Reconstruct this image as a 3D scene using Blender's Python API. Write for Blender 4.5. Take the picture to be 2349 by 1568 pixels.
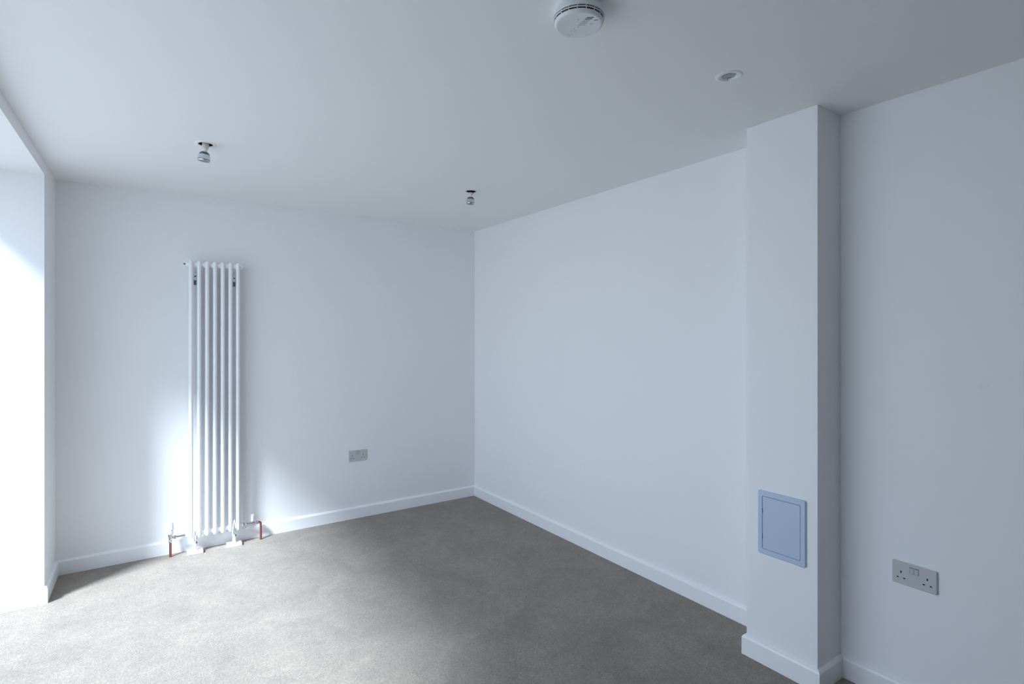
import bpy, bmesh, math
from mathutils import Vector, Matrix

sc = bpy.context.scene
for o in list(bpy.data.objects):
    bpy.data.objects.remove(o)
COL = sc.collection
R = math.radians

# ------------------------------------------------------------------ camera
# world: far corner of the room at the origin, radiator wall along -X, pillar wall along -Y
F_PX, W_PX = 1248.6, 2349.0
cam_d = bpy.data.cameras.new('camera')
cam_d.sensor_width = 36.0
cam_d.lens = 36.0 * F_PX / W_PX
cam_d.shift_y = -16.0 / W_PX
cam_d.clip_start = 0.02
cam = bpy.data.objects.new('camera', cam_d)
COL.objects.link(cam)
cam.location = (-2.522, -4.288, 1.457)
cam.rotation_euler = (R(90), 0, -math.asin(0.5648))
sc.camera = cam

# ------------------------------------------------------------------ sky, hazy sun, exposure
world = bpy.data.worlds.new('sky')
sc.world = world
world.use_nodes = True
bg = world.node_tree.nodes['Background']
bg.inputs['Color'].default_value = (0.675, 0.79, 1.0, 1)
bg.inputs['Strength'].default_value = 2.9

sun_d = bpy.data.lights.new('hazy_sun', 'SUN')
sun_d.energy = 11.6
sun_d.angle = R(13)
sun_d.color = (0.79, 0.89, 1.0)
sun = bpy.data.objects.new('hazy_sun', sun_d)
COL.objects.link(sun)
SUN_DIR = Vector((0.845, 0.535, -1.04))
sun.rotation_euler = SUN_DIR.to_track_quat('-Z', 'Y').to_euler()
sun.location = (-6, -6, 6)

vs = sc.view_settings
vs.view_transform = 'Standard'
vs.look = 'None'
vs.gamma = 1.0
vs.use_curve_mapping = False
vs.exposure = 0.10
cy = sc.cycles
cy.use_denoising = True
cy.max_bounces = 11
cy.diffuse_bounces = 9
cy.glossy_bounces = 6
cy.transparent_max_bounces = 12
cy.sample_clamp_indirect = 8.0

# ------------------------------------------------------------------ materials
def new_mat(name):
    m = bpy.data.materials.new(name)
    m.use_nodes = True
    return m, m.node_tree.nodes, m.node_tree.links, m.node_tree.nodes['Principled BSDF']

def plain(name, col, rough=0.5, metal=0.0, bump=0.0, scale=300.0, vary=0.0, coat=0.0):
    """procedural paint / plastic / metal: faint tone variation and fine relief"""
    m, N, L, P = new_mat(name)
    P.inputs['Roughness'].default_value = rough
    P.inputs['Metallic'].default_value = metal
    P.inputs['Coat Weight'].default_value = coat
    tc = N.new('ShaderNodeTexCoord')
    no = N.new('ShaderNodeTexNoise')
    no.inputs['Scale'].default_value = 6.0
    no.inputs['Detail'].default_value = 3.0
    L.new(tc.outputs['Object'], no.inputs['Vector'])
    mx = N.new('ShaderNodeMix')
    mx.data_type = 'RGBA'
    mx.inputs[6].default_value = (*[c * (1 - vary) for c in col], 1)
    mx.inputs[7].default_value = (*[min(1, c * (1 + vary)) for c in col], 1)
    L.new(no.outputs['Fac'], mx.inputs[0])
    L.new(mx.outputs[2], P.inputs['Base Color'])
    if bump > 0:
        n2 = N.new('ShaderNodeTexNoise')
        n2.inputs['Scale'].default_value = scale
        n2.inputs['Detail'].default_value = 4.0
        L.new(tc.outputs['Object'], n2.inputs['Vector'])
        b = N.new('ShaderNodeBump')
        b.inputs['Strength'].default_value = bump
        b.inputs['Distance'].default_value = 0.002
        L.new(n2.outputs['Fac'], b.inputs['Height'])
        L.new(b.outputs['Normal'], P.inputs['Normal'])
    return m

WALLC = (0.865, 0.866, 0.874)
M = {}
M['wall'] = plain('wall_paint', WALLC, 0.62, bump=0.10, scale=170, vary=0.006)
M['ceiling'] = plain('ceiling_paint', (0.865, 0.866, 0.874), 0.7, bump=0.08, scale=170, vary=0.006)
M['skirting'] = plain('skirting_gloss', (0.89, 0.895, 0.905), 0.32, bump=0.03, scale=60, vary=0.004)
M['enamel'] = plain('radiator_enamel', (0.87, 0.88, 0.90), 0.25, vary=0.004, coat=0.3)
M['plastic'] = plain('white_plastic', (0.84, 0.85, 0.87), 0.38, vary=0.005)
M['socket'] = plain('socket_plastic', (0.55, 0.555, 0.555), 0.33, vary=0.006)
M['rocker'] = plain('rocker_plastic', (0.53, 0.535, 0.535), 0.3, vary=0.006)
M['alarm'] = plain('alarm_plastic', (0.76, 0.78, 0.80), 0.42, vary=0.01)
M['panel'] = plain('panel_plastic', (0.48, 0.58, 0.72), 0.42, bump=0.05, scale=240, vary=0.01)
M['dark'] = plain('dark_void', (0.012, 0.012, 0.014), 0.8, vary=0.1)
M['print'] = plain('black_print', (0.10, 0.11, 0.13), 0.6, vary=0.05)
M['faint'] = plain('grey_print', (0.50, 0.51, 0.54), 0.6, vary=0.03)
M['moulding'] = plain('moulded_grey', (0.52, 0.54, 0.57), 0.5, vary=0.02)
M['chrome'] = plain('chrome', (0.70, 0.72, 0.75), 0.16, 1.0, vary=0.03)
M['copper'] = plain('copper', (0.40, 0.155, 0.12), 0.36, 0.85, bump=0.05, scale=90, vary=0.18)
M['steel'] = plain('dull_steel', (0.16, 0.175, 0.19), 0.4, 0.7, vary=0.05)
M['ceramic'] = plain('cream_ceramic', (0.66, 0.64, 0.58), 0.5, vary=0.02)
M['reflector'] = plain('bulb_reflector', (0.62, 0.65, 0.69), 0.22, 0.85, bump=0.25, scale=160, vary=0.05)
M['lens'] = plain('bulb_lens', (0.20, 0.22, 0.25), 0.12, 0.0, vary=0.05, coat=0.6)
M['frame'] = plain('window_frame_paint', (0.80, 0.81, 0.82), 0.4, vary=0.005)
M['paving'] = plain('outdoor_paving', (0.29, 0.29, 0.285), 0.85, bump=0.3, scale=30, vary=0.12)

# window glass: thin clear pane
m, N, L, P = new_mat('window_glass')
N.remove(P)
tr = N.new('ShaderNodeBsdfTransparent'); tr.inputs['Color'].default_value = (0.97, 0.985, 0.98, 1)
gl = N.new('ShaderNodeBsdfGlossy'); gl.inputs['Roughness'].default_value = 0.02
lw = N.new('ShaderNodeLayerWeight'); lw.inputs['Blend'].default_value = 0.5
pw = N.new('ShaderNodeMath'); pw.operation = 'POWER'; pw.inputs[1].default_value = 4.0
L.new(lw.outputs['Facing'], pw.inputs[0])
fr = N.new('ShaderNodeMapRange'); fr.inputs['To Min'].default_value = 0.04; fr.inputs['To Max'].default_value = 0.55
L.new(pw.outputs[0], fr.inputs['Value'])
ms = N.new('ShaderNodeMixShader')
L.new(fr.outputs[0], ms.inputs[0]); L.new(tr.outputs[0], ms.inputs[1]); L.new(gl.outputs[0], ms.inputs[2])
L.new(ms.outputs[0], N['Material Output'].inputs['Surface'])
M['glass'] = m

# right wall paint with one faint round scuff
m = plain('wall_paint_scuffed', WALLC, 0.62, bump=0.10, scale=170, vary=0.006)
N, L = m.node_tree.nodes, m.node_tree.links
P = N['Principled BSDF']
src = P.inputs['Base Color'].links[0].from_socket
tc = N.new('ShaderNodeTexCoord')
ds = N.new('ShaderNodeVectorMath'); ds.operation = 'DISTANCE'
ds.inputs[1].default_value = (-0.035, -3.634, 1.276)
L.new(tc.outputs['Object'], ds.inputs[0])
mr = N.new('ShaderNodeMapRange'); mr.interpolation_type = 'SMOOTHSTEP'
mr.inputs['From Min'].default_value = 0.008; mr.inputs['From Max'].default_value = 0.024
mr.inputs['To Min'].default_value = 0.965; mr.inputs['To Max'].default_value = 1.0
L.new(ds.outputs['Value'], mr.inputs['Value'])
mu = N.new('ShaderNodeVectorMath'); mu.operation = 'SCALE'
L.new(src, mu.inputs[0]); L.new(mr.outputs['Result'], mu.inputs['Scale'])
L.new(mu.outputs['Vector'], P.inputs['Base Color'])
M['wall_scuffed'] = m

# carpet: cut pile, taupe, with brushed lighter and darker patches of nap
m, N, L, P = new_mat('carpet_pile')
P.inputs['Roughness'].default_value = 1.0
P.inputs['Specular IOR Level'].default_value = 0.05
P.inputs['Sheen Weight'].default_value = 0.25
P.inputs['Sheen Roughness'].default_value = 0.6
tc = N.new('ShaderNodeTexCoord')
def noise(scale, detail, rough=0.5, dist=0.0):
    n = N.new('ShaderNodeTexNoise')
    n.inputs['Scale'].default_value = scale
    n.inputs['Detail'].default_value = detail
    n.inputs['Roughness'].default_value = rough
    n.inputs['Distortion'].default_value = dist
    L.new(tc.outputs['Object'], n.inputs['Vector'])
    return n
def mapr(sock, a, b, c, d):
    r = N.new('ShaderNodeMapRange')
    for k, v in zip(('From Min', 'From Max', 'To Min', 'To Max'), (a, b, c, d)):
        r.inputs[k].default_value = v
    L.new(sock, r.inputs['Value'])
    return r.outputs['Result']
def mul(a, b):
    r = N.new('ShaderNodeMath'); r.operation = 'MULTIPLY'
    L.new(a, r.inputs[0]); L.new(b, r.inputs[1])
    return r.outputs[0]
nap = noise(3.2, 4.0, 0.6, 0.9)
nap2 = noise(24.0, 3.0, 0.6, 0.7)
tuft = noise(210.0, 3.0, 0.75)
tuft2 = noise(85.0, 3.0, 0.6)
v = mul(mapr(nap.outputs['Fac'], 0.34, 0.66, 0.88, 1.13), mapr(nap2.outputs['Fac'], 0.3, 0.7, 0.90, 1.10))
v = mul(v, mapr(tuft.outputs['Fac'], 0.3, 0.7, 0.62, 1.38))
v = mul(v, mapr(tuft2.outputs['Fac'], 0.3, 0.7, 0.82, 1.18))
cm = N.new('ShaderNodeVectorMath'); cm.operation = 'SCALE'
cm.inputs[0].default_value = (0.262, 0.222, 0.184)
L.new(v, cm.inputs['Scale'])
L.new(cm.outputs['Vector'], P.inputs['Base Color'])
b1 = N.new('ShaderNodeBump'); b1.inputs['Strength'].default_value = 0.85; b1.inputs['Distance'].default_value = 0.004
L.new(tuft.outputs['Fac'], b1.inputs['Height'])
b2 = N.new('ShaderNodeBump'); b2.inputs['Strength'].default_value = 0.5; b2.inputs['Distance'].default_value = 0.006
L.new(tuft2.outputs['Fac'], b2.inputs['Height'])
L.new(b1.outputs['Normal'], b2.inputs['Normal'])
L.new(b2.outputs['Normal'], P.inputs['Normal'])
M['carpet'] = m

# ------------------------------------------------------------------ mesh helpers
def link(name, bm, mat, parent=None, loc=None, rot=None, smooth=False):
    me = bpy.data.meshes.new(name)
    bmesh.ops.recalc_face_normals(bm, faces=bm.faces)
    bm.to_mesh(me); bm.free()
    me.materials.append(M[mat])
    if smooth:
        for p in me.polygons:
            p.use_smooth = True
        me.set_sharp_from_angle(angle=R(38))
    o = bpy.data.objects.new(name, me)
    COL.objects.link(o)
    if parent is not None:
        o.parent = parent
    if loc is not None: o.location = loc
    if rot is not None: o.rotation_euler = rot
    return o

def thing(name, label, cat, loc, group=None, rot=(0, 0, 0)):
    o = bpy.data.objects.new(name, None)
    o.empty_display_size = 0.05
    COL.objects.link(o)
    o.location = loc; o.rotation_euler = rot
    o['label'] = label; o['category'] = cat
    if group: o['group'] = group
    return o

def struct(o, label, cat):
    o['kind'] = 'structure'; o['label'] = label; o['category'] = cat
    return o

def add_box(bm, x0, x1, y0, y1, z0, z1, bevel=0.0, seg=2):
    r = bmesh.ops.create_cube(bm, size=1.0)
    vs_ = r['verts']
    bmesh.ops.scale(bm, vec=(x1 - x0, y1 - y0, z1 - z0), verts=vs_)
    bmesh.ops.translate(bm, vec=((x0 + x1) / 2, (y0 + y1) / 2, (z0 + z1) / 2), verts=vs_)
    if bevel > 0:
        es = list({e for v_ in vs_ for e in v_.link_edges})
        bmesh.ops.bevel(bm, geom=es, offset=bevel, segments=seg, affect='EDGES', profile=0.5)

def box(x0, x1, y0, y1, z0, z1, bevel=0.0, seg=2):
    bm = bmesh.new(); add_box(bm, x0, x1, y0, y1, z0, z1, bevel, seg); return bm

def add_prism(bm, pts, z0, z1):
    """upright prism over a plan polygon"""
    lo = [bm.verts.new((x, y, z0)) for x, y in pts]
    hi = [bm.verts.new((x, y, z1)) for x, y in pts]
    n = len(pts)
    bm.faces.new(lo); bm.faces.new(hi)
    for i in range(n):
        bm.faces.new((lo[i], lo[(i + 1) % n], hi[(i + 1) % n], hi[i]))

def add_lathe(bm, prof, seg=32, axis='Z', origin=(0, 0, 0), closed=False, rad=None):
    """prof: list of (radius, height); rad(r, h, angle) may shape the radius"""
    rings = []
    ox, oy, oz = origin
    def pt(r, h, a):
        if rad: r = rad(r, h, a)
        c, s = r * math.cos(a), r * math.sin(a)
        if axis == 'Z': return (ox + c, oy + s, oz + h)
        if axis == 'X': return (ox + h, oy + c, oz + s)
        return (ox + c, oy + h, oz + s)
    for r, h in prof:
        if r < 1e-6:
            rings.append([bm.verts.new(pt(0, h, 0))])
        else:
            rings.append([bm.verts.new(pt(r, h, 2 * math.pi * k / seg)) for k in range(seg)])
    if closed: rings.append(rings[0])
    for A, B in zip(rings[:-1], rings[1:]):
        for k in range(seg):
            k2 = (k + 1) % seg
            q = [A[k % len(A)], A[k2 % len(A)], B[k2 % len(B)], B[k % len(B)]]
            u = []
            for v_ in q:
                if v_ not in u: u.append(v_)
            if len(u) >= 3:
                try: bm.faces.new(u)
                except ValueError: pass

def lathe(prof, **k):
    bm = bmesh.new(); add_lathe(bm, prof, **k); return bm

def add_tube(bm, pts, r, seg=16):
    """round bar along a polyline, capped"""
    pts = [Vector(p) for p in pts]
    rings = []
    up = None
    for i, p in enumerate(pts):
        if i == 0: d = pts[1] - pts[0]
        elif i == len(pts) - 1: d = pts[-1] - pts[-2]
        else: d = (pts[i + 1] - p).normalized() + (p - pts[i - 1]).normalized()
        d.normalize()
        if up is None:
            up = Vector((0, 1, 0)) if abs(d.y) < 0.9 else Vector((1, 0, 0))
        s = d.cross(up).normalized(); u = s.cross(d).normalized(); up = u
        rr = r[i] if isinstance(r, (list, tuple)) else r
        rings.append([bm.verts.new(p + rr * (math.cos(t) * s + math.sin(t) * u))
                      for t in (2 * math.pi * k / seg for k in range(seg))])
    for A, B in zip(rings[:-1], rings[1:]):
        for k in range(seg):
            bm.faces.new((A[k], A[(k + 1) % seg], B[(k + 1) % seg], B[k]))
    bm.faces.new(rings[0]); bm.faces.new(rings[-1])

def tube(pts, r, seg=16):
    bm = bmesh.new(); add_tube(bm, pts, r, seg); return bm

def superell(cx, cy_, cz, a, b, c, e=3.0, nu=20, nv=12):
    bm = bmesh.new()
    bmesh.ops.create_uvsphere(bm, u_segments=nu, v_segments=nv, radius=1.0)
    for v_ in bm.verts:
        x, y, z = v_.co
        k = (abs(x) ** e + abs(y) ** e + abs(z) ** e) ** (-1.0 / e)
        v_.co = (cx + a * x * k, cy_ + b * y * k, cz + c * z * k)
    return bm

def rrect(w, h, r, n=5):
    """rounded rectangle outline in 2D, centred"""
    out = []
    for sx, sy, a0 in ((1, 1, 0), (-1, 1, 90), (-1, -1, 180), (1, -1, 270)):
        for k in range(n + 1):
            a = R(a0 + 90 * k / n)
            out.append((sx * (w / 2 - r) + r * math.cos(a), sy * (h / 2 - r) + r * math.sin(a)))
    return out

def plate(w, h, r, d, edge=0.0015):
    """rounded plate in local X (width) / Z (height), thickness towards -Y"""
    bm = bmesh.new()
    loops = []
    for y, inset in ((0, 0), (-(d - edge), 0), (-d, edge)):
        loops.append([bm.verts.new((x, y, z)) for x, z in rrect(w - 2 * inset, h - 2 * inset, max(r - inset, 0.0004))])
    n = len(loops[0])
    bm.faces.new(loops[0]); bm.faces.new(loops[-1])
    for A, B in zip(loops[:-1], loops[1:]):
        for k in range(n):
            bm.faces.new((A[k], A[(k + 1) % n], B[(k + 1) % n], B[k]))
    return bm

def ring_plate(w, h, r, wi, hi, ri, d, edge=0.002):
    """rounded frame with a rounded opening, thickness towards -Y"""
    bm = bmesh.new()
    spec = [(w, h, r, 0), (w, h, r, -(d - edge)), (w - 2 * edge, h - 2 * edge, r - edge, -d),
            (wi + edge, hi + edge, ri, -d), (wi, hi, ri, -(d - edge)), (wi, hi, ri, 0)]
    loops = [[bm.verts.new((x, y, z)) for x, z in rrect(a, b, max(c, 0.0005))] for a, b, c, y in spec]
    loops.append(loops[0])
    n = len(loops[0])
    for A, B in zip(loops[:-1], loops[1:]):
        for k in range(n):
            bm.faces.new((A[k], A[(k + 1) % n], B[(k + 1) % n], B[k]))
    return bm

def skirt(path, label, name, t=0.016, h=0.090, side=1):
    """skirting board swept along a plan path with mitred corners"""
    prof = [(0, 0), (t, 0), (t, h - 0.012), (t - 0.004, h - 0.005), (0.005, h), (0, h)]
    P2 = [Vector((x, y)) for x, y in path]
    rings = []
    bm = bmesh.new()
    for i, p in enumerate(P2):
        ns = []
        if i > 0:
            d = (p - P2[i - 1]).normalized(); ns.append(Vector((-d.y, d.x)) * side)
        if i < len(P2) - 1:
            d = (P2[i + 1] - p).normalized(); ns.append(Vector((-d.y, d.x)) * side)
        if len(ns) == 2:
            n_ = (ns[0] + ns[1]); n_ = n_ / (n_.length_squared / 2.0)
        else: n_ = ns[0]
        rings.append([bm.verts.new((p.x + n_.x * a, p.y + n_.y * a, z)) for a, z in prof])
    m_ = len(prof)
    for A, B in zip(rings[:-1], rings[1:]):
        for k in range(m_):
            bm.faces.new((A[k], A[(k + 1) % m_], B[(k + 1) % m_], B[k]))
    bm.faces.new(rings[0]); bm.faces.new(rings[-1])
    return struct(link(name, bm, 'skirting'), label, 'baseboard')

# ------------------------------------------------------------------ the room shell
CEIL = 2.40
YB = -10.5                      # wall behind the camera
LX0 = -2.943                   # left wall at the far corner; it runs slightly out of square
def LX(y): return LX0 + 0.0155 * y
REV = -0.405                   # window opening: far reveal
NEAR = -3.5                   # window opening: near reveal
XO = -3.44                     # outer face of the window wall
HEAD = 2.331                   # soffit of the opening
WX = -3.40                     # glazing line

DOWN = [(-2.252, -1.213), (-0.727, -1.190), (-0.748, -3.097)]
HOLE = 0.034

struct(link('floor', box(XO, 0.2, YB - 0.2, 0.2, -0.12, 0.0), 'carpet'),
       'taupe cut-pile carpet covering the whole floor', 'floor')

# ceiling: slab whose underside has round cut-outs for the downlights
bm = bmesh.new()
hc = 0.07
xs = sorted({XO, 0.2, DOWN[0][0] - hc, DOWN[0][0] + hc, DOWN[1][0] - hc, DOWN[1][0] + hc, DOWN[2][0] - hc, DOWN[2][0] + hc})
ys = sorted({YB - 0.2, 0.2, DOWN[0][1] - hc, DOWN[0][1] + hc, DOWN[1][1] - hc, DOWN[1][1] + hc, DOWN[2][1] - hc, DOWN[2][1] + hc})
def in_cell(x, y):
    return any(abs(x - dx) < hc - 1e-6 and abs(y - dy) < hc - 1e-6 for dx, dy in DOWN)
for x0, x1 in zip(xs[:-1], xs[1:]):
    for y0, y1 in zip(ys[:-1], ys[1:]):
        if in_cell((x0 + x1) / 2, (y0 + y1) / 2): continue
        bm.faces.new([bm.verts.new((x, y, CEIL)) for x, y in ((x0, y0), (x0, y1), (x1, y1), (x1, y0))])
NS = 32
for dx, dy in DOWN:
    sq, ci, up = [], [], []
    for k in range(NS):
        a = 2 * math.pi * k / NS
        c, s = math.cos(a), math.sin(a)
        q = hc / max(abs(c), abs(s))
        sq.append(bm.verts.new((dx + q * c, dy + q * s, CEIL)))
        ci.append(bm.verts.new((dx + HOLE * c, dy + HOLE * s, CEIL)))
        up.append(bm.verts.new((dx + HOLE * c, dy + HOLE * s, CEIL + 0.015)))
    for k in range(NS):
        j = (k + 1) % NS
        bm.faces.new((sq[k], sq[j], ci[j], ci[k]))
        bm.faces.new((ci[k], ci[j], up[j], up[k]))
x0, x1, y0, y1 = xs[0], xs[-1], ys[0], ys[-1]
top = [bm.verts.new((x, y, CEIL + 0.25)) for x, y in ((x0, y0), (x1, y0), (x1, y1), (x0, y1))]
bot = [bm.verts.new((x, y, CEIL)) for x, y in ((x0, y0), (x1, y0), (x1, y1), (x0, y1))]
bm.faces.new(top)
for k in range(4):
    bm.faces.new((top[k], top[(k + 1) % 4], bot[(k + 1) % 4], bot[k]))
struct(link('ceiling', bm, 'ceiling'), 'plain white painted ceiling', 'ceiling')

struct(link('wall_back', box(LX0 - 0.2, 0.2, 0.0, 0.2, 0.0, CEIL), 'wall'),
       'white painted wall behind the column radiator', 'wall')
bm = bmesh.new()
add_prism(bm, [(0, 0), (0.2, 0), (0.2, YB), (-0.035, YB), (-0.035, -3.0), (0, -3.0)], 0, CEIL)
struct(link('wall_right', bm, 'wall_scuffed'), 'long white wall with the boxed pillar standing against it', 'wall')
struct(link('pillar', box(-0.230, 0.02, -3.155, -2.840, 0, CEIL), 'wall'),
       'boxed-in white pillar with a blue access panel', 'pillar')
struct(link('wall_front', box(XO, 0.2, YB - 0.2, YB, 0, CEIL), 'wall'), 'plain white wall behind the viewpoint', 'wall')
bm = bmesh.new()
add_prism(bm, [(LX0, 0.0), (LX(REV), REV), (XO, REV), (XO, 0.0)], 0, CEIL)
add_prism(bm, [(LX(NEAR), NEAR), (LX(YB), YB), (XO, YB), (XO, NEAR)], 0, CEIL)
add_prism(bm, [(LX(REV), REV), (LX(NEAR), NEAR), (XO, NEAR), (XO, REV)], HEAD, CEIL)
struct(link('wall_left', bm, 'wall'), 'white window wall with a deep bright opening', 'wall')

skirt([(LX(0), 0.0), (0, 0)], 'white skirting board below the radiator wall', 'baseboard_back', side=-1)
skirt([(0, 0), (0, -2.840)], 'white skirting board along the wall left of the pillar', 'baseboard_right', side=-1)
skirt([(0, -2.840), (-0.230, -2.840), (-0.230, -3.155), (-0.035, -3.155)],
      'white skirting board wrapped round the pillar foot', 'baseboard_pillar', side=-1)
skirt([(-0.035, -3.155), (-0.035, YB)], 'white skirting board below the double socket right of the pillar',
      'baseboard_near', side=-1)
skirt([(WX + 0.08, REV), (LX(REV), REV), (LX0, 0.0)], 'white skirting board turning into the window reveal',
      'baseboard_left', side=-1)

# glazed screen in the opening (just outside the frame)
wn = bpy.data.objects.new('window_1', None); COL.objects.link(wn)
wn.location = (WX, 0, 0)
struct(wn, 'tall glazed window filling the opening on the left', 'window')
fw = 0.045
bm = bmesh.new()
add_box(bm, -0.035, 0.035, NEAR, REV, HEAD - fw, HEAD)
add_box(bm, -0.035, 0.035, NEAR, REV, 0.0, 0.05)
add_box(bm, -0.035, 0.035, NEAR, NEAR + fw, 0.05, HEAD - fw)
add_box(bm, -0.035, 0.035, REV - fw, REV, 0.05, HEAD - fw)
link('window_frame', bm, 'frame', wn)
link('pane', box(-0.004, 0.004, NEAR + fw, REV - fw, 0.05, HEAD - fw), 'glass', wn)

struct(link('ground', box(-40, XO, -40, 40, -0.30, -0.10), 'paving'),
       'pale paved ground outside the window', 'ground')

# ------------------------------------------------------------------ column radiator
YF, YR, YC = -0.090, -0.050, -0.070      # front tubes, rear tubes, header axis
RX0, PITCH, NSEC = -2.2379, 0.0469, 7
ZT, ZB = 1.930, 0.127                    # header axes
RXC = RX0 + 3 * PITCH
rad = thing('column_radiator', 'tall white seven-section column radiator against the far wall', 'radiator', (RXC, YC, 0))
def rl(x, y, z): return (x - RXC, y - YC, z)

def dome(z_lo, z_hi, r=0.0125):
    p = [(0, z_lo)]
    for k in range(1, 6):
        a = R(90 * k / 5); p.append((r * math.sin(a), z_lo + r * 0.9 * (1 - math.cos(a))))
    for k in range(5):
        a = R(90 * k / 5); p.append((r * math.cos(a), z_hi - r * 0.9 * (1 - math.sin(a))))
    p.append((0, z_hi))
    return p
sec_me = tube_me = hub_me = None
def share(name, me, parent, loc):
    o = bpy.data.objects.new(name, me); COL.objects.link(o); o.parent = parent; o.location = loc
    return o
for i in range(NSEC):
    x = RX0 + i * PITCH - RXC
    if sec_me is None:
        so = link('section', superell(0, 0, ZT, 0.0128, 0.0330, 0.0245, 3.0), 'enamel', rad, (x, 0, 0), smooth=True); sec_me = so.data
        f_ = link('section_foot', superell(0, 0, ZB, 0.0128, 0.0330, 0.0245, 3.0), 'enamel', so, smooth=True); foot_me = f_.data
        t_ = link('tube', lathe(dome(ZB - 0.0265, ZT + 0.0265), seg=20), 'enamel', so, (0, YF - YC, 0), smooth=True)
        tube_me = t_.data
    else:
        so = share('section', sec_me, rad, (x, 0, 0))
        share('section_foot', foot_me, so, (0, 0, 0))
        share('tube', tube_me, so, (0, YF - YC, 0))
    share('tube', tube_me, so, (0, YR - YC, 0))
    if i < NSEC - 1:
        for zc in (ZT, ZB):
            if hub_me is None:
                w = PITCH / 2
                h_ = link('connector', lathe([(0, -w), (0.0175, -w), (0.0195, -0.0075), (0.0150, -0.0010), (0.0150, 0.0010),
                                              (0.0195, 0.0075), (0.0175, w), (0, w)], seg=24, axis='X'),
                          'enamel', rad, (x + w, 0, zc), smooth=True)
                hub_me = h_.data
            else:
                share('connector', hub_me, rad, (x + PITCH / 2, 0, zc))
xl, xr = RX0 - RXC, RX0 + 6 * PITCH - RXC
for zc, sgn, nm in ((ZT, -1, 'end_plug'), (ZT, 1, 'end_plug'), (ZB, -1, 'end_bush'), (ZB, 1, 'end_bush')):
    x = xl if sgn < 0 else xr
    pr = [(0, 0.006), (0.0180, 0.006), (0.0190, 0.014), (0.0190, 0.021), (0.0170, 0.024), (0.0165, 0.030), (0.0150, 0.032), (0, 0.032)]
    o = link(nm, lathe([(r, sgn * h) for r, h in pr], seg=24, axis='X'), 'enamel', rad, (x, 0, zc), smooth=True)
    if nm == 'end_plug' and sgn < 0:
        link('air_vent', lathe([(0, -0.031), (0.0055, -0.031), (0.0055, -0.039), (0.003, -0.040), (0.003, -0.044), (0, -0.044)], seg=12, axis='X'),
             'steel', o, (0, 0, 0))
# wall brackets near the top, seen between the first and last pairs of tubes
for k in (0, 5):
    x = RX0 + (k + 0.5) * PITCH - RXC
    b = link('wall_bracket', box(-0.010, 0.010, 0.060, 0.070, 1.79, 1.905, 0.002), 'plastic', rad, (x, 0, 0))
    link('bracket_arm', box(-0.006, 0.006, 0.012, 0.062, 1.836, 1.850), 'plastic', b)
    link('clamp', box(-0.0105, 0.0105, -0.006, 0.014, 1.828, 1.868, 0.003), 'plastic', b)
    link('clamp_screw', lathe([(0, -0.012), (0.0042, -0.011), (0.0042, 0.0), (0, 0.0)], seg=12, axis='Y'), 'dark', b, (0.001, -0.0055, 1.850))
    link('clamp_slot', box(-0.0075, 0.0075, -0.0075, -0.004, 1.793, 1.824), 'steel', b)
# feet standing on the carpet
for k in (0, 5):
    x = RX0 + (k + 0.5) * PITCH - RXC
    ft = link('foot', box(-0.046, 0.046, -0.047, 0.014, 0.0, 0.020, 0.003), 'enamel', rad, (x, 0, 0))
    link('post', lathe([(0, 0.018), (0.0125, 0.018), (0.0110, 0.03), (0.0110, 0.074), (0.009, 0.078), (0, 0.078)], seg=16), 'enamel', ft, (0, -0.014, 0), smooth=True)
    bm = bmesh.new()                           # pointed strap hugging the lower header
    for s in (-1, 1):
        add_tube(bm, [(s * 0.0100, -0.026, 0.078), (s * 0.0095, -0.027, 0.112), (s * 0.0055, -0.026, 0.150), (s * 0.0008, -0.022, 0.178)], [0.0036, 0.0036, 0.0032, 0.002], 8)
    link('strap', bm, 'enamel', ft, smooth=True)
    bm = bmesh.new()
    add_tube(bm, [(0.0065 * math.cos(R(a)) if abs(math.sin(R(a))) < 2 else 0, -0.031, 0.098 + (0.012 * math.sin(R(a)) if a >= 180 else 0) + (0.022 if a in (170, 370) else 0)) for a in (170, 180, 205, 230, 250, 270, 290, 310, 335, 360, 370)], 0.0020, 8)
    link('u_bolt', bm, 'chrome', ft, smooth=True)
    link('bolt_nut', lathe([(0, 0.066), (0.005, 0.066), (0.005, 0.080), (0, 0.080)], seg=6), 'steel', ft, (0.007, -0.028, 0))

# ------------------------------------------------------------------ thermostatic valve (left)
TX = -2.354
tv = thing('thermostatic_valve', 'white thermostatic valve on copper pipe left of the radiator', 'valve', (TX, YC, 0))
def ribs(r, h, a):
    if 0.186 < h < 0.2225 and r > 0.012:
        return r * (1.0 if math.cos(12 * a) > -0.25 else 0.86)
    return r
head = lathe([(0, 0.1505), (0.0165, 0.1505), (0.0185, 0.155), (0.0200, 0.166), (0.0203, 0.184), (0.0199, 0.1862), (0.0186, 0.205), (0.0168, 0.2220),
              (0.0150, 0.2272), (0.009, 0.2298), (0, 0.2300)], seg=96, rad=ribs)
hd = link('valve_head', head, 'plastic', tv, smooth=True)
bm = bmesh.new()
v3 = [bm.verts.new((sx * 0.0032, -0.0206 + dy, z)) for sx, z, dy in ((-1, 0.181, 0), (1, 0.181, 0), (0, 0.174, 0))]
v4 = [bm.verts.new((p.co.x, p.co.y + 0.002, p.co.z)) for p in v3]
bm.faces.new(v3); bm.faces.new(v4)
for k in range(3): bm.faces.new((v3[k], v3[(k + 1) % 3], v4[(k + 1) % 3], v4[k]))
link('setting_mark', bm, 'steel', hd, rot=(0, 0, R(18)))
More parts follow.
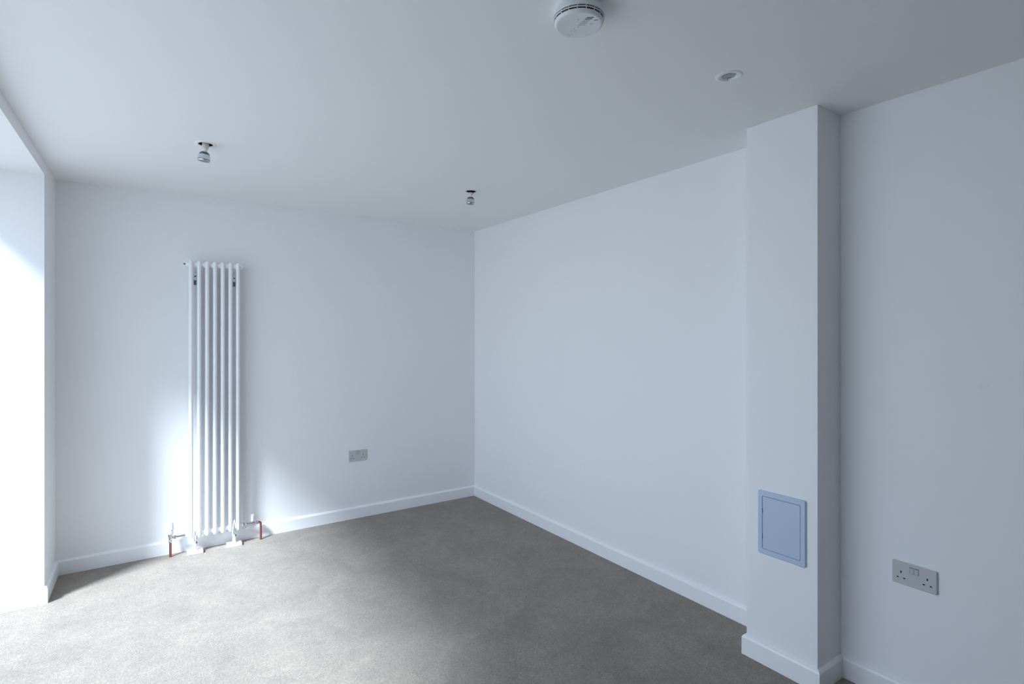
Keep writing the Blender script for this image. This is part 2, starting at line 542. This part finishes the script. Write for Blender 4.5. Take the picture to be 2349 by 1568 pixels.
bd = link('valve_body', lathe([(0, 0.094), (0.0095, 0.094), (0.0115, 0.097), (0.0115, 0.107), (0.0090, 0.110), (0.0105, 0.118), (0.0115, 0.134),
                               (0.0150, 0.143), (0.0160, 0.151), (0, 0.151)], seg=24), 'chrome', tv, smooth=True)
link('union_nut', lathe([(0, 0.008), (0.0085, 0.008), (0.0085, 0.016), (0.0125, 0.017), (0.0125, 0.031), (0.0085, 0.033), (0, 0.033)], seg=6, axis='X'),
     'chrome', bd, (0, 0, ZB))
link('tail_pipe', lathe([(0, 0.030), (0.0068, 0.030), (0.0068, 0.088), (0, 0.088)], seg=16, axis='X'), 'chrome', tv, (0, 0, ZB), smooth=True)
link('pipe', tube([(0, 0, 0.0), (0, 0, 0.05), (0, 0, 0.097)], 0.0076, 18), 'copper', tv, smooth=True)

# ------------------------------------------------------------------ lockshield valve (right)
lv = thing('lockshield_valve', 'chrome lockshield valve with white cap right of the radiator', 'valve', (-1.862, YC, 0))
bd = link('valve_body', lathe([(0, -0.030), (0.0088, -0.030), (0.0088, -0.014), (0.0115, -0.011), (0.0115, 0.011), (0.0088, 0.014), (0.0088, 0.020), (0, 0.020)], seg=20, axis='X'),
          'chrome', lv, (0, 0, ZB), smooth=True)
link('valve_neck', lathe([(0, 0.0), (0.0085, 0.0), (0.0085, 0.018), (0, 0.018)], seg=16), 'chrome', bd, smooth=True)
link('union_nut', lathe([(0, -0.044), (0.0118, -0.044), (0.0125, -0.042), (0.0125, -0.028), (0.0118, -0.026), (0, -0.026)], seg=6, axis='X'), 'chrome', bd)
link('tail_nut', lathe([(0, -0.067), (0.0130, -0.067), (0.0135, -0.064), (0.0135, -0.052), (0.0085, -0.050), (0.0085, -0.043), (0, -0.043)], seg=6, axis='X'), 'chrome', bd)
link('compression_nut', lathe([(0, 0.018), (0.0118, 0.018), (0.0125, 0.020), (0.0125, 0.034), (0.0105, 0.038), (0, 0.038)], seg=6, axis='X'), 'chrome', bd)
dc = link('drain_cock', lathe([(0, -0.026), (0.0045, -0.026), (0.0055, -0.024), (0.0055, -0.016), (0.0035, -0.014), (0.0035, 0), (0, 0)], seg=14), 'chrome', bd, (-0.040, -0.002, 0), smooth=True)
cp = link('valve_cap', lathe([(0, 0.015), (0.0098, 0.015), (0.0100, 0.020), (0.0090, 0.052), (0.0080, 0.056), (0.0062, 0.056), (0.0060, 0.051), (0, 0.050)], seg=28), 'plastic', lv, (0, 0, ZB), smooth=True)
for s in (-1, 1):
    link('cap_lug', box(-0.0022, 0.0022, -0.006, 0.006, 0.054, 0.0620, 0.0008), 'plastic', cp, (s * 0.0055, 0, 0))
pts = [(0.034, 0, ZB), (0.040, 0, ZB)]
for k in range(1, 7):
    a = R(90 * k / 6)
    pts.append((0.040 + 0.014 * math.sin(a), 0, ZB - 0.014 * (1 - math.cos(a))))
pts += [(0.055, 0, 0.06), (0.0555, 0, 0.0)]
link('pipe', tube(pts, 0.0076, 18), 'copper', lv, smooth=True)

# ------------------------------------------------------------------ double sockets
def socket(loc, rotz, label):
    t = thing('double_socket', label, 'socket', loc, 'double sockets', (0, 0, rotz))
    link('faceplate', plate(0.149, 0.088, 0.005, 0.0085, 0.0025), 'socket', t, smooth=True)
    for sx in (-1, 1):
        cx = sx * 0.0435
        link('pin_slot', box(-0.0022, 0.0022, -0.0088, -0.004, -0.0042, 0.0042), 'dark', t, (cx, 0, 0.0045))
        for s2 in (-1, 1):
            link('pin_slot', box(-0.0036, 0.0036, -0.0088, -0.004, -0.0021, 0.0021), 'dark', t, (cx + s2 * 0.0112, 0, -0.0180))
        rk = link('rocker_switch', box(-0.0064, 0.0064, -0.0105, -0.006, -0.0125, 0.0125, 0.0014), 'rocker', t, (sx * 0.0082, 0, 0.0215), rot=(R(4), 0, 0))
        link('rocker_flash', box(-0.0050, 0.0050, -0.0112, -0.009, 0.0098, 0.0118), 'print', rk)
        link('switch_surround', ring_plate(0.0160, 0.0290, 0.002, 0.0136, 0.0266, 0.0015, 0.0100, 0.0004), 'socket', t, (sx * 0.0082, 0, 0.0215))
        link('screw_cover', lathe([(0.0, -0.0089), (0.0026, -0.0089), (0.0026, -0.006), (0, -0.006)], seg=14, axis='Y'), 'rocker', t, (sx * 0.0680, 0, 0.0))
    return t
socket((-1.084, 0.0, 0.4955), 0.0, 'small white double socket low on the radiator wall')
socket((-0.035, -3.4265, 0.5197), -math.pi / 2, 'white double socket on the near wall right of the pillar')

# ------------------------------------------------------------------ access panel on the pillar
ap = thing('access_panel', 'pale blue plastic access panel low on the pillar', 'access panel', (-0.230, -3.0045, 0.6265), rot=(0, 0, -math.pi / 2))
link('backing', plate(0.180, 0.245, 0.004, 0.002, 0.0005), 'dark', ap)
link('panel_frame', ring_plate(0.2120, 0.2800, 0.008, 0.1680, 0.2320, 0.005, 0.0090, 0.003), 'panel', ap, smooth=True)
dr = link('panel_door', plate(0.1664, 0.2304, 0.004, 0.0082, 0.0012), 'panel', ap, smooth=True)
for dz in (0.052, -0.062):
    link('hinge_gap', box(-0.0014, 0.0014, -0.0092, -0.004, -0.010, 0.010), 'print', ap, (-0.0830, 0, dz))
link('latch_dimple', lathe([(0, -0.0088), (0.004, -0.0086), (0.005, -0.0080), (0, -0.0075)], seg=16, axis='Y'), 'panel', dr, (0.004, 0, 0.0))

# ------------------------------------------------------------------ ceiling downlights
def trim(t):
    link('trim_ring', lathe([(0.0318, -0.0004), (0.0322, -0.0022), (0.0340, -0.0034), (0.0400, -0.0036), (0.0455, -0.0020), (0.0475, -0.0002), (0.0475, 0.0), (0.0335, 0.0)], seg=48, closed=True),
         'plastic', t, smooth=True)
    link('recess', lathe([(0.0320, -0.0006), (0.0320, 0.10), (0.0, 0.10)], seg=32), 'dark', t, smooth=True)

def bulb(t, tilt, top_mat, loc):
    b = link('bulb', lathe([(0.0120, -0.0400), (0.0175, -0.0425), (0.0218, -0.0480), (0.0246, -0.0560), (0.0262, -0.0650), (0.0272, -0.0740), (0.0276, -0.0780), (0.0276, -0.0820), (0.0262, -0.0840), (0.0250, -0.0845)], seg=36),
             'reflector', t, loc, tilt, smooth=True)
    link('lens', lathe([(0.0252, -0.0835), (0.0210, -0.0862), (0.0100, -0.0885), (0, -0.0892)], seg=36), 'lens', b, smooth=True)
    link('rim_dark_band', lathe([(0.0262, -0.0764), (0.0280, -0.0766), (0.0280, -0.0786), (0.0262, -0.0790)], seg=36, closed=True), 'steel', b, smooth=True)  # solid dark steel band round the bulb beside its rim
    link('cap', lathe([(0, -0.0240), (0.0122, -0.0240), (0.0125, -0.0270), (0.0100, -0.0290), (0.0100, -0.0315), (0.0120, -0.0335), (0.0122, -0.0410), (0, -0.0410)], seg=28), 'plastic', b, smooth=True)
    link('neck_band', lathe([(0.0122, -0.0394), (0.0180, -0.0420), (0.0224, -0.0478), (0.0244, -0.0532), (0.0236, -0.0534), (0.0214, -0.0482), (0.0170, -0.0428), (0.0112, -0.0404)], seg=36, closed=True), 'steel', b, smooth=True)
    h_ = link('lamp_holder', lathe([(0, 0.020), (0.0130, 0.020), (0.0155, 0.010), (0.0155, -0.0140), (0.0140, -0.0190), (0.0138, -0.0245), (0, -0.0245)], seg=28), top_mat, b, smooth=True)
    link('flex', tube([(0.004, 0, 0.018), (0.006, 0.002, 0.05), (0.0, 0.008, 0.085)], 0.003, 8), 'dark', b, smooth=True)
    return b

g = 'ceiling downlights'
d1 = thing('downlight', 'open downlight with bulb hanging out above the radiator', 'downlight', (DOWN[0][0], DOWN[0][1], CEIL), g)
trim(d1); bulb(d1, (R(5), R(4), R(20)), 'ceramic', (0.000, 0.002, 0.0))
d2 = thing('downlight', 'open downlight with bulb hanging out near the far corner', 'downlight', (DOWN[1][0], DOWN[1][1], CEIL), g)
trim(d2); b2_ = bulb(d2, (R(3), R(2), 0), 'ceramic', (0.000, 0.0, 0.0))
link('holder_collar', lathe([(0, 0.021), (0.0165, 0.021), (0.0165, -0.0115), (0, -0.0115)], seg=28), 'dark', b2_, smooth=True)
d3 = thing('downlight', 'flush downlight with bulb seated in its ring near the pillar', 'downlight', (DOWN[2][0], DOWN[2][1], CEIL), g)
trim(d3)
link('inner_ring', lathe([(0.0316, -0.0016), (0.0302, -0.0024), (0.0262, 0.0006), (0.0250, 0.0030), (0.0316, 0.0030)], seg=48, closed=True), 'plastic', d3, smooth=True)
b = link('bulb', lathe([(0.0120, 0.038), (0.0205, 0.030), (0.0245, 0.011), (0.0248, 0.005), (0.0240, 0.0026), (0.0226, 0.0034)], seg=36), 'reflector', d3, smooth=True)
link('lens', lathe([(0.0228, 0.0038), (0.0150, 0.0022), (0, 0.0016)], seg=36), 'lens', b, smooth=True)
link('retaining_clip', box(-0.0008, 0.0008, -0.0025, 0.0025, -0.0005, 0.0005), 'steel', d3, (0.0170, 0.0190, -0.0014), rot=(R(-30), 0, R(-40)))

# ------------------------------------------------------------------ smoke alarm
AX, AY = -1.4765, -3.101
sa = thing('smoke_alarm', 'round white smoke alarm on the ceiling with two slotted rings', 'smoke alarm', (AX, AY, CEIL))
link('mounting_base', lathe([(0, 0.0), (0.0645, 0.0), (0.0655, -0.004), (0.0700, -0.018), (0.0742, -0.0280), (0.0744, -0.0305), (0.0735, -0.0318), (0.062, -0.0320), (0, -0.0320)], seg=72), 'alarm', sa, smooth=True)
link('sensing_chamber', lathe([(0, -0.031), (0.0696, -0.031), (0.0690, -0.0425), (0, -0.0425)], seg=60), 'dark', sa, smooth=True)
link('vent_ring', lathe([(0.0620, -0.0356), (0.0726, -0.0356), (0.0724, -0.0376), (0.0620, -0.0376)], seg=72, closed=True), 'alarm', sa, smooth=True)
cv = link('cover', lathe([(0.0620, -0.0418), (0.0700, -0.0418), (0.0704, -0.0432), (0.0690, -0.0480), (0.0655, -0.0510), (0.0628, -0.0519), (0.0605, -0.0516), (0.0, -0.0516)], seg=72), 'alarm', sa, smooth=True)
rib_me = None
for k in range(18):
    a = 2 * math.pi * (k + 0.3) / 18
    if rib_me is None:
        o = link('rib', box(0.0640, 0.0718, -0.0009, 0.0009, -0.0425, -0.0315), 'alarm', sa, rot=(0, 0, a)); rib_me = o.data
    else:
        o = share('rib', rib_me, sa, (0, 0, 0)); o.rotation_euler = (0, 0, a)
# print and moulding on the cover; local axes: u to the viewer's right, v away from the viewer
UX, UY = 0.8252, -0.5648
VX, VY = 0.5648, 0.8252
def mark(name, u, v, w, d, mat, rot=0.0):
    o = link(name, box(-w / 2, w / 2, -d / 2, d / 2, -0.00012, 0.00012), mat, cv,
             (UX * u + VX * v, UY * u + VY * v, -0.0517), (0, 0, math.atan2(UY, UX) + rot))
    return o
for u, v, w, d, mat, rt in ((0.0272, -0.0416, 0.0200, 0.0042, 'print', -5.8), (0.0238, -0.0341, 0.0205, 0.0042, 'print', -6.5),
                            (0.0189, -0.0259, 0.0195, 0.0045, 'faint', -4.8), (0.0149, -0.0198, 0.0198, 0.0036, 'faint', -4.0),
                            (0.0118, -0.0125, 0.0205, 0.0045, 'faint', -2.0), (0.0083, -0.0041, 0.0200, 0.0040, 'faint', -1.2),
                            (0.0459, -0.0288, 0.0112, 0.0030, 'print', -12.0), (0.0344, -0.0098, 0.0066, 0.0046, 'faint', -14.0),
                            (0.0412, -0.0104, 0.0030, 0.0034, 'faint', -7.0)):
    mark('printed_line', u, v, w, d, mat, R(rt))
for pts in ([(-0.0425, 0.0482), (-0.0385, 0.0490), (-0.0330, 0.0510)],
            [(-0.0334, 0.0430), (-0.0259, 0.0430), (-0.0215, 0.0480), (-0.0205, 0.0555)],
            [(-0.0230, 0.0274), (-0.0158, 0.0266), (-0.0103, 0.0274), (-0.0075, 0.0345)],
            [(-0.0129, 0.0440), (-0.0188, 0.0490)],
            [(-0.0123, 0.0100), (-0.0120, 0.0170), (-0.0073, 0.0239), (0.0012, 0.0252)],
            [(-0.0051, 0.0015), (-0.0016, 0.0023), (0.0007, 0.0092)]):
    link('moulded_letter_stroke', tube([(UX * u + VX * v, UY * u + VY * v, -0.0514) for u, v in pts], 0.0007, 6), 'moulding', cv, smooth=True)
link('test_button', lathe([(0, -0.0516), (0.0030, -0.0516), (0.0026, -0.0532), (0, -0.0535)], seg=16), 'alarm', cv, (UX * -0.008 + VX * -0.030, UY * -0.008 + VY * -0.030, 0))
